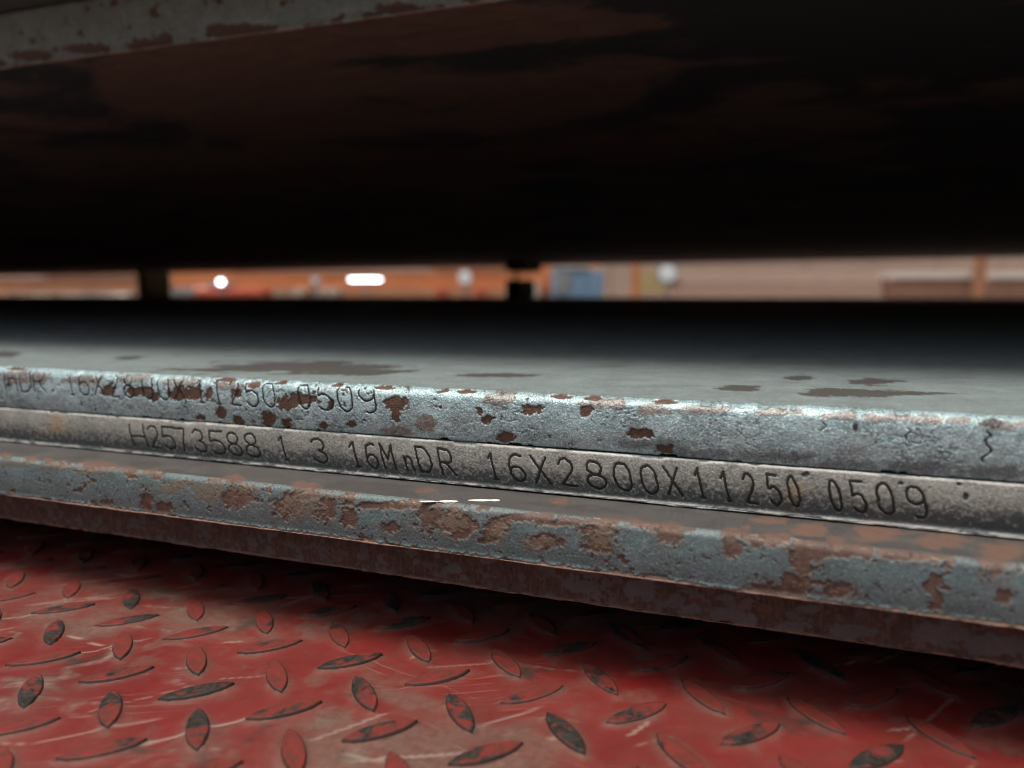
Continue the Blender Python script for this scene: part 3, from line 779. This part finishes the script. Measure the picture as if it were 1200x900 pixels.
s = Mat('red_deck_paint', 0.42)
r, g, b = s.mask('wear')
red = s.mix(s.ramp(s.noise(22, 5, 0.6), 0.3, 0.7), (0.225, 0.012, 0.013), (0.130, 0.010, 0.011))
red = s.mix(s.math('MULTIPLY', s.ramp(s.noise(60, 6, 0.7), 0.5, 0.75), 0.45), red, (0.20, 0.045, 0.038))
red = s.mix(s.math('ADD', s.math('MULTIPLY', s.ramp(s.noise(35, 4, 0.65), 0.35, 0.7), 0.30), 0.08), red, (0.15, 0.085, 0.065))
col = s.mix(r, red, s.mix(s.ramp(s.noise(500, 4, 0.6), 0.3, 0.7), (0.085, 0.058, 0.043), (0.165, 0.118, 0.088)))
sc1 = s.math('MULTIPLY', s.scratches(900, R(28), 0.66, 0.72), s.ramp(s.noise(14, 2), 0.42, 0.6))
sc2 = s.math('MULTIPLY', s.scratches(700, R(-12), 0.67, 0.73), s.ramp(s.noise(17, 2), 0.45, 0.6))
col = s.mix(s.math('MULTIPLY', s.math('MAXIMUM', sc1, sc2), 0.32), col, (0.36, 0.22, 0.18))
chipn = s.ramp(s.noise(210, 5, 0.7), 0.66, 0.69)
col = s.mix(s.math('MULTIPLY', chipn, 0.8), col, (0.07, 0.045, 0.035))
col = s.mix(g, col, (0.33, 0.245, 0.205))
col = s.mix(b, col, (0.045, 0.035, 0.028))
rg = s.math('ADD', s.math('MULTIPLY', r, 0.35), s.math('ADD', s.math('MULTIPLY', s.noise(150, 4), 0.3), 0.22))
s.bump(s.noise(350, 5, 0.65), 0.0003, 0.6)
m_deck = s.done(col, rg)

s = Mat('worn_tread_bar', 0.62, 0.0, 0.3)
oi = s.n.new('ShaderNodeObjectInfo')
cmb = s.n.new('ShaderNodeCombineXYZ')
for k in range(3):
    s.l.new(s.math('MULTIPLY', oi.outputs['Random'], 3.1 + 1.7 * k), cmb.inputs[k])
wear = s.noise(120, 4, 0.6, offset=cmb.outputs[0])
wear = s.math('ADD', wear, s.math('MULTIPLY', s.math('SUBTRACT', oi.outputs['Random'], 0.5), 0.24))
redb = s.mix(s.ramp(s.noise(400, 4, 0.6), 0.3, 0.7), (0.215, 0.026, 0.019), (0.10, 0.030, 0.024))
blk = s.mix(s.ramp(s.noise(700, 4, 0.6), 0.35, 0.7), (0.010, 0.009, 0.008), (0.05, 0.042, 0.036))
col = s.mix(s.ramp(wear, 0.52, 0.60), redb, blk)
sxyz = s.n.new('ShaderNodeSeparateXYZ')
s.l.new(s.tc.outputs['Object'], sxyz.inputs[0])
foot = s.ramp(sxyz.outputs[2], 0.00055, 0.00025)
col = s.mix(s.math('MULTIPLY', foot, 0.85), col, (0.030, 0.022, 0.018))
s.bump(s.noise(900, 4, 0.65), 0.0003, 0.7)
m_bar = s.done(col)

xs = np.concatenate([np.linspace(-6.6, -1.0, 14)[:-1], np.arange(-1.0, -0.46, 0.006), np.arange(-0.46, 0.16, 0.0011), np.arange(0.16, 0.8, 0.006), np.linspace(0.8, 6.8, 14)])
ys = np.concatenate([np.linspace(-0.40, 0.0, 10)[:-1], np.arange(0.0, 0.09, 0.005), np.arange(0.09, 0.36, 0.0011), np.arange(0.36, 0.8, 0.008), np.linspace(0.8, 3.5, 12)])
XX, YY = np.meshgrid(xs, ys, indexing='ij')
D = bar_distance(XX, YY) * 1000
um, vm = XX * 1000, YY * 1000
n_ = fbm(um * .08, vm * .08, 601, 5, .6)
halo = np.exp(-np.clip(D, 0, 99) / 1.3) * (.15 + .8 * sstep(.35, .6, fbm(um * .05, vm * .05, 602, 3)))
halo *= .75 + .5 * (fbm(um * .5, vm * .5, 603, 3) - .5)
haze_ = .66 * sstep(.50, .70, fbm(um * .012, vm * .02, 604, 5, .6)) + .5 * sstep(.56, .74, n_) * .8
ridge = 1 - sstep(.004, .022, np.abs(fbm((um * .97 + vm * .2) * .012, (vm * .97 - um * .2) * .035, 605, 3) - .5))
ridge *= .7 * sstep(.52, .64, fbm(um * .03, vm * .03, 606, 3)) * (.5 + .9 * (fbm(um * .4, vm * .4, 607, 3) - .2))
dust = np.clip(np.maximum.reduce([halo * .85, haze_, ridge]), 0, 1)
sc = np.zeros(XX.shape)
rnd = random.Random(8)
for k in range(150):
    cx, cy = rnd.uniform(-420, 120), rnd.uniform(100, 330)
    an = rnd.choice((R(35), R(28), R(60), R(8))) + rnd.gauss(0, .12)
    L, w = rnd.uniform(3, 24), rnd.uniform(.25, .55)
    du, dv = um - cx, vm - cy
    a = du * math.cos(an) + dv * math.sin(an); c = -du * math.sin(an) + dv * math.cos(an)
    sc = np.maximum(sc, (1 - sstep(w * .5, w * 1.3, np.abs(c))) * sstep(L, L * .7, np.abs(a)) * rnd.uniform(.35, .9))
stain = .8 * sstep(.66, .76, fbm(um * .03, vm * .05, 611, 5, .65)) + .7 * (1 - sstep(.0, .5, np.abs(D - .1))) * sstep(.4, .6, fbm(um * .1, vm * .1, 612, 3))
hgt = .55 * np.exp(-np.clip(D, 0, 99) / 1.1) + (fbm(um * .02, vm * .02, 621, 3) - .5) * .8 + .55 * ridge * (.4 + fbm(um * .6, vm * .6, 613, 3)) + (fbm(um * .2, vm * .2, 622, 3) - .5) * .15 - .08 * sc
nx, ny = XX.shape
P = np.stack([XX, YY, (hgt - .75) / 1000], axis=-1).reshape(-1, 3)
i = np.arange(nx - 1)[:, None]; j = np.arange(ny - 1)[None, :]
a = i * ny + j
q = np.stack([a, a + ny, a + ny + 1, a + 1], axis=-1).reshape(-1, 4)
me = mesh_np('deck_floor', P, q, [m_deck])
clod = ridge * sstep(.45, .7, fbm(um * .6, vm * .6, 613, 3))
set_mask(me, 'wear', dust, np.clip(np.maximum(sc, .6 * clod), 0, 1), np.clip(stain, 0, 1))
deck = link('deck_floor', me, None, (0, 0, DECK_Z))
tag(deck, 'red painted chequer plate deck with worn raised bars', kind='structure')

def bar_mesh(bm, cx=0.0, cy=0.0, ang=0.0, nseg=8):
    c, s_ = math.cos(ang), math.sin(ang)
    rings = []
    for (k, kl, zz) in ((1.05, 1.02, -0.0012), (0.95, 0.975, 0.00035), (0.80, 0.90, 0.00058)):
        ring = []
        for side in (1, -1):
            for t in range(nseg):
                u = side * (1 - 2 * t / nseg)
                w = side * max(0.0, 1 - u * u) ** 0.72
                px, py = u * BAR_L / 2 * kl, w * BAR_W / 2 * k
                ring.append(bm.verts.new((cx + px * c - py * s_, cy + px * s_ + py * c, zz)))
        rings.append(ring)
    n = len(rings[0])
    for ra, rb in zip(rings[:-1], rings[1:]):
        for t in range(n):
            f = bm.faces.new((ra[t], rb[t], rb[(t + 1) % n], ra[(t + 1) % n])); f.smooth = True
    f = bm.faces.new(rings[-1][::-1]); f.smooth = False

bmx = bmesh.new(); bar_mesh(bmx)
bmesh.ops.recalc_face_normals(bmx, faces=bmx.faces)
bar_me = bpy.data.meshes.new('tread_bar'); bmx.to_mesh(bar_me); bmx.free(); bar_me.materials.append(m_bar)
cands, rest = [], []
for ii in range(-60, 70):
    for jj in range(-22, 20):
        for off, ang in ((0.0, -46.0), (0.5, 46.5)):
            p = ORG + (ii + off) * VA + (jj + off) * VB
            if not (-1.6 < p[0] < 1.4 and -0.38 < p[1] < 0.8):
                continue
            near = -0.36 - 0.25 * (p[1] - .2) < p[0] < 0.075 and 0.115 < p[1] < 0.30
            (cands if near else rest).append((p[0], p[1], ang))
cands.sort(key=lambda t: math.hypot(t[0], t[1]))
rest += cands[290:]
rnd = random.Random(3)
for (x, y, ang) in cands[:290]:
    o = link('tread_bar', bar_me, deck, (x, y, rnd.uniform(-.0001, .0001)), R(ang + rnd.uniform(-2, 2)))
bmx = bmesh.new()
for (x, y, ang) in rest:
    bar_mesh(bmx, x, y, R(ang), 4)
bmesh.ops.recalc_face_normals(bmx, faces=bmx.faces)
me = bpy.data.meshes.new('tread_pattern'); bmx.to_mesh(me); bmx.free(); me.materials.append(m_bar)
tag(link('tread_pattern', me, deck), kind='stuff')

# ------------------------------------------------------------------ spacers between the two stacks
m_wood = plain('old_timber', (0.46, 0.36, 0.20), (0.32, 0.24, 0.13), 18, 0.85, 0.002, (1, 6, 1))
m_darkwood = plain('oily_timber', (0.030, 0.025, 0.020), (0.05, 0.042, 0.032), 25, 0.85, 0.002, (1, 6, 1))
m_orange = plain('orange_paint', (0.68, 0.27, 0.11), (0.52, 0.19, 0.075), 6, 0.55)
def gap_at(x0, x1, y0, y1):
    c = [(x, y) for x in (x0, x1) for y in (y0, y1)]
    return max(on_plane(M_LOW, 0.0868, x, y) for x, y in c) + .0002, min(on_plane(M_UP, 0.2438, x, y) for x, y in c) - .0002
lo_, hi_ = gap_at(-2.740, -2.690, 2.60, 2.745)
o = box_obj('timber_spacer', -2.740, -2.690, 2.60, 2.745, lo_, hi_, m_wood, bev=0.004)
tag(o, 'dark timber block propping up the overhead plate, leftmost of the two in the gap', 'timber block', 'blocks between the stacks')
lo_, hi_ = gap_at(-0.993, -0.915, 2.60, 2.79)
t = bpy.data.objects.new('bolted_spacer', None); COL.objects.link(t)
t.location = (-0.966, 2.69, lo_)
box_obj('lower_block', -0.027, 0.026, -0.09, 0.09, 0, 0.066, m_darkwood, t, 0.004)
box_obj('upper_block', -0.030, 0.050, -0.09, 0.10, 0.096, hi_ - lo_, m_darkwood, t, 0.004)
cyl_obj('spacer_bolt', 0.006, (-0.019, 0, 0.060), (-0.019, 0, 0.105), m_darkwood, t, 12)
tag(t, 'black two-piece spacer in the middle of the gap, orange showing through its slot', 'spacer', 'blocks between the stacks')

# ------------------------------------------------------------------ the yard seen through the gap
YAW = R(20.4)
GZ = -1.30
yard = box_obj('ground', -150, 150, -150, 150, GZ - 0.5, GZ, plain('yard_concrete', (0.30, 0.28, 0.25), (0.24, 0.225, 0.20), 0.6, 0.9))
tag(yard, 'pale concrete yard', kind='structure')

def yard_empty(name, u, v, label, cat, group=None):
    """a thing in the yard: u metres to the right, v metres away, square to the shed"""
    o = bpy.data.objects.new(name, None); COL.objects.link(o)
    o.location = (u * math.cos(YAW) - v * math.sin(YAW), u * math.sin(YAW) + v * math.cos(YAW), GZ)
    o.rotation_euler = (0, 0, YAW)
    return tag(o, label, cat, group)

H = 0.118 - GZ                                                     # eye height above the yard
m_clad = plain('beige_cladding', (0.46, 0.30, 0.21), (0.38, 0.24, 0.165), 3, 0.7)
m_clad2 = plain('pinkish_cladding', (0.54, 0.40, 0.32), (0.48, 0.35, 0.28), 3, 0.7)
m_rustb = plain('rusty_section', (0.44, 0.22, 0.12), (0.34, 0.16, 0.085), 5, 0.75)
m_redp = plain('red_oxide', (0.52, 0.095, 0.045), (0.42, 0.07, 0.035), 6, 0.6)
m_pale = plain('pale_steel', (0.50, 0.43, 0.36), (0.42, 0.35, 0.29), 8, 0.6)
m_blue = plain('blue_paint', (0.24, 0.36, 0.48), (0.10, 0.20, 0.34), 9, 0.5)
m_grey = plain('grey_steel', (0.30, 0.31, 0.32), (0.20, 0.21, 0.22), 9, 0.5)
m_yel = plain('straw_board', (0.55, 0.42, 0.20), (0.46, 0.34, 0.16), 6, 0.7)
m_pink = plain('primed_slab', (0.47, 0.33, 0.265), (0.38, 0.255, 0.205), 3, 0.7, 0.0, (0.3, 1, 8))
m_slab = plain('brown_slab', (0.30, 0.165, 0.115), (0.25, 0.135, 0.09), 4, 0.7)
m_white = plain('white_sheet', (0.72, 0.66, 0.60), (0.65, 0.58, 0.52), 5, 0.7)
lm, ln, ll, lb = new_mat('lamp_glow')
lb.inputs['Base Color'].default_value = (0.9, 0.95, 1, 1)
lb.inputs['Emission Color'].default_value = (0.93, 0.97, 1.0, 1)
lb.inputs['Emission Strength'].default_value = 7.0

# shed wall of upright cladding sheets
w = yard_empty('shed_wall', 0, 11.2, 'long beige clad shed wall closing the view far behind the gap', 'wall')
for k in range(20):
    x = -9.0 + k * 0.95
    box_obj('cladding_sheet', x, x + 0.935, 0.006 * (k % 2), 0.05 + 0.006 * (k % 2), 0, 4.2, m_clad if k < 10 else m_clad2, w, 0.003)
box_obj('sheeting_rail', -9.0, 10.0, 0.06, 0.16, 1.2, 1.35, m_rustb, w)

PXM = 0.00905                                                      # metres per photo pixel at 8 m
def rack(label, u0, u1, parts, post_mat, rail_mat, rail, shelf, shelf_mat, posts):
    t = yard_empty('storage_rack', 0, 8.0, label, 'rack', 'racks in the yard')
    for p in posts:
        box_obj('post', p - .045, p + .045, 0.05, 0.15, 0, H + 0.45, post_mat, t, 0.004)
    bm = bmesh.new()
    z0, z1 = rail
    bm_box(bm, u0, u1, 0.0, 0.045, z0, z1); bm_box(bm, u0, u1, -0.03, 0.0, z0, z0 + .010)
    me = bpy.data.meshes.new('rail'); bm.to_mesh(me); bm.free(); me.materials.append(rail_mat)
    link('rail', me, t)
    box_obj('shelf', u0, u1, -0.30, 0.04, shelf[0], shelf[1], shelf_mat, t, 0.003)
    return t
rack('orange storage rack behind the middle of the gap with pipes on its pale shelf', -3.55, 0.40, None, m_orange, m_orange,
     (H + 0.035, H + 0.20), (H - 0.10, H - 0.055), m_pale, (-3.5, -2.05, 0.36))
rack('rust-brown storage rack behind the left end of the gap', -6.6, -3.75, None, m_rustb, m_rustb,
     (H + 0.02, H + 0.125), (H - 0.17, H - 0.125), m_rustb, (-6.5, -3.80))
ORD = ('first', 'second', 'third', 'fourth', 'fifth', 'sixth', 'seventh', 'eighth', 'ninth', 'tenth')
def pipe(u, z, r, mat, label, v=7.72, L=0.55, group='pipe ends on the racks'):
    o = cyl_obj('steel_pipe', r, (0, 0, 0), (0, L, 0), mat)
    o.location = (u * math.cos(YAW) - v * math.sin(YAW), u * math.sin(YAW) + v * math.cos(YAW), GZ + z)
    o.rotation_euler = (0, 0, YAW)
    tag(o, label, 'pipe', group)
for k, (u, r_, m_) in enumerate(((-5.25, .05, m_rustb), (-5.02, .045, m_pale), (-4.83, .05, m_pale), (-4.66, .045, m_rustb), (-4.50, .05, m_pale), (-4.32, .05, m_grey), (-4.16, .05, m_pale), (-4.02, .055, m_white))):
    pipe(u, H - 0.125 + r_, r_, m_, ORD[k] + ' blurred pipe end, from the left, on the rust-brown rack')
for k, (u, r_, m_) in enumerate(((-3.40, .045, m_grey), (-3.29, .05, m_grey), (-3.16, .05, m_white), (-3.04, .05, m_white), (-2.66, .04, m_pale), (-2.18, .045, m_pale), (-1.95, .05, m_pale), (-1.83, .045, m_pale), (-0.72, .045, m_redp), (-0.32, .045, m_redp))):
    pipe(u, H - 0.055 + r_, r_, m_, ORD[k] + ' blurred pipe end, from the left, on the orange rack\'s shelf')
def beam(u0, u1, z0, z1, v, mat, label, cat='beam'):
    uc = (u0 + u1) / 2
    bm = bmesh.new()
    bm_box(bm, u0 - uc, u1 - uc, 0, .02, z0, z1); bm_box(bm, u0 - uc, u1 - uc, .0201, .12, z1 - .014, z1 - .001); bm_box(bm, u0 - uc, u1 - uc, .0201, .12, z0 + .001, z0 + .014)
    me = bpy.data.meshes.new('steel_channel'); bm.to_mesh(me); bm.free(); me.materials.append(mat)
    o = link('steel_channel', me, None, (uc * math.cos(YAW) - v * math.sin(YAW), uc * math.sin(YAW) + v * math.cos(YAW), GZ), YAW)
    tag(o, label, cat, 'channel beams in the yard')
beam(-2.9, -0.9, H + 0.201, H + 0.262, 7.99, m_clad2, 'pale channel beam lying on the orange rail, left half')
beam(-0.8, 0.2, H + 0.201, H + 0.275, 7.99, m_rustb, 'rust-brown channel beam lying on the orange rail, near the black spacer')
beam(-6.3, -4.9, H + 0.126, H + 0.19, 7.99, m_clad2, 'pale channel beam on the rust-brown rack, far left of the gap')
beam(-4.85, -3.8, H + 0.126, H + 0.175, 7.99, m_slab, 'dark brown channel beam on the rust-brown rack, beside the left timber block')
beam(-1.75, -0.1, H - 0.054, H + 0.022, 7.93, m_rustb, 'rust-brown channel beam on the pale shelf of the orange rack')
t = yard_empty('red_machine', -2.72, 7.4, 'red-orange machine housing in front of the orange rack, left of the gap middle', 'machine')
box_obj('housing', -.28, .38, -.2, .12, 0, H + 0.03, m_redp, t, 0.03)
box_obj('motor_cover', -.18, .02, -.15, .1, H + 0.03, H + 0.075, m_grey, t, 0.02)
t = yard_empty('straw_box', -3.63, 7.9, 'straw-yellow crate beside the left timber block', 'crate')
box_obj('crate_body', -.16, .14, -.2, .2, 0, H + 0.03, m_yel, t, 0.01)
box_obj('crate_lid', -.17, .15, -.21, .21, H + 0.031, H + 0.06, m_rustb, t, 0.006)

def lamp(u, v, z, rx, rz, label, mat=lm):
    t = yard_empty('work_lamp', u, v, label, 'lamp', 'bright lamps in the yard')
    box_obj('pole', -.012, .012, .03, .055, 0, H + z, m_grey, t)
    box_obj('lamp_housing', -rx - .012, rx + .012, .0, .03, H + z - rz - .012, H + z + rz + .012, m_grey, t, 0.006)
    n = 24
    bm = bmesh.new()
    ring0 = [bm.verts.new((max(rx - rz, 0) * (1 if math.cos(a_) > 0 else -1) + rz * math.cos(a_), -.001, H + z + rz * math.sin(a_))) for a_ in [2 * math.pi * (i_ + .5) / n for i_ in range(n)]]
    ring1 = [bm.verts.new((p.co.x * .9, -.012, H + z + (p.co.z - H - z) * .8)) for p in ring0]
    for i_ in range(n):
        bm.faces.new((ring0[i_], ring0[(i_ + 1) % n], ring1[(i_ + 1) % n], ring1[i_]))
    bm.faces.new(ring1)
    me = bpy.data.meshes.new('lamp_lens'); bm.to_mesh(me); bm.free(); me.materials.append(mat)
    link('lamp_lens', me, t)
lamp(-2.66, 7.0, 0.088, .024, .018, 'bright round white lamp left of the middle of the gap')
lamp(-1.34, 7.0, 0.110, .145, .009, 'bright elongated white tube lamp in the middle of the gap')
dim = lm.copy(); dim.node_tree.nodes['Principled BSDF'].inputs['Emission Strength'].default_value = 0.15
dim.node_tree.nodes['Principled BSDF'].inputs['Base Color'].default_value = (0.42, 0.45, 0.44, 1)
lamp(-1.80, 7.0, 0.100, .03, .025, 'faint small round lamp between the round and the tube lamps', dim)
lamp(-0.43, 7.0, 0.125, .03, .06, 'faint upright lamp near the small black block', dim)
t = yard_empty('blue_machine', 0.66, 7.6, 'blue machine cabinet right of the black blocks', 'machine')
box_obj('cabinet', -.26, .22, -.25, .25, 0, H + 0.20, m_blue, t, 0.02)
box_obj('cover_sheet', -.24, .08, -.26, .26, H + 0.201, H + 0.235, m_grey, t, 0.012)
box_obj('control_panel', -.24, -.10, -.27, -.252, H - 0.02, H + 0.17, m_grey, t, 0.004)
box_obj('warning_cap', .09, .20, -.2, .0, H + 0.201, H + 0.24, m_orange, t, 0.012)
t = yard_empty('yellow_board', 1.40, 7.9, 'yellow board on an orange post right of the blue machine', 'board')
box_obj('post', -.16, -.08, 0, .08, 0, H + 0.35, m_orange, t, 0.004)
box_obj('panel', -.075, .22, .0, .03, H - 0.02, H + 0.22, m_yel, t, 0.004)
lamp(1.53, 7.55, 0.175, .085, .075, 'large pale round lamp in front of the yellow board', dim)
t = yard_empty('beige_cabinet', 0.18, 7.8, 'beige cabinet behind the orange bar', 'cabinet')
box_obj('cabinet_body', -.22, .10, -.1, .2, 0, H + 0.08, m_pale, t, 0.01)

def slab(u0, u1, z0, z1, v, mat, label, group):
    uc = (u0 + u1) / 2
    o = box_obj('steel_billet', u0 - uc, u1 - uc, 0, 1.2, z0, z1, mat, None, 0.008)
    o.location = (uc * math.cos(YAW) - v * math.sin(YAW), uc * math.sin(YAW) + v * math.cos(YAW), GZ)
    o.rotation_euler = (0, 0, YAW)
    tag(o, label, 'steel slab', group)
slab(1.72, 3.86, H - 0.34, H - 0.035, 7.9, m_pink, 'long pinkish slab at the foot of the pile right of the yellow board', 'slabs in the pile')
slab(1.76, 3.84, H - 0.034, H + 0.10, 7.93, m_pink, 'long pinkish slab in the middle of the pile right of the yellow board', 'slabs in the pile')
slab(1.74, 3.82, H + 0.101, H + 0.19, 7.96, m_clad2, 'thin pale slab on top of the pinkish pile', 'slabs in the pile')
slab(3.90, 6.6, H - 0.34, H + 0.13, 7.9, m_slab, 'thick brown slab at the right end of the gap', 'slabs in the pile')
slab(3.92, 4.80, H + 0.131, H + 0.20, 7.88, m_white, 'pale sheet stack on the brown slab, left of the orange post', 'slabs in the pile')
slab(4.96, 6.6, H + 0.131, H + 0.20, 7.88, m_white, 'long pale sheet stack on the brown slab, right of the orange post', 'slabs in the pile')
t = yard_empty('orange_post', 4.72, 7.7, 'upright rust-orange post in front of the brown slab at far right', 'post')
box_obj('post_shaft', -.045, .045, 0, .09, 0, H + 0.6, m_rustb, t, 0.005)
box_obj('base_plate', -.15, .15, -.1, .2, 0, .02, m_rustb, t, 0.003)
t = yard_empty('concrete_plinth', 4.2, 7.85, 'concrete plinth carrying the slabs', 'plinth')
box_obj('plinth_body', -2.5, 2.4, 0, 1.2, 0, H - 0.341, m_pale, t, 0.02)
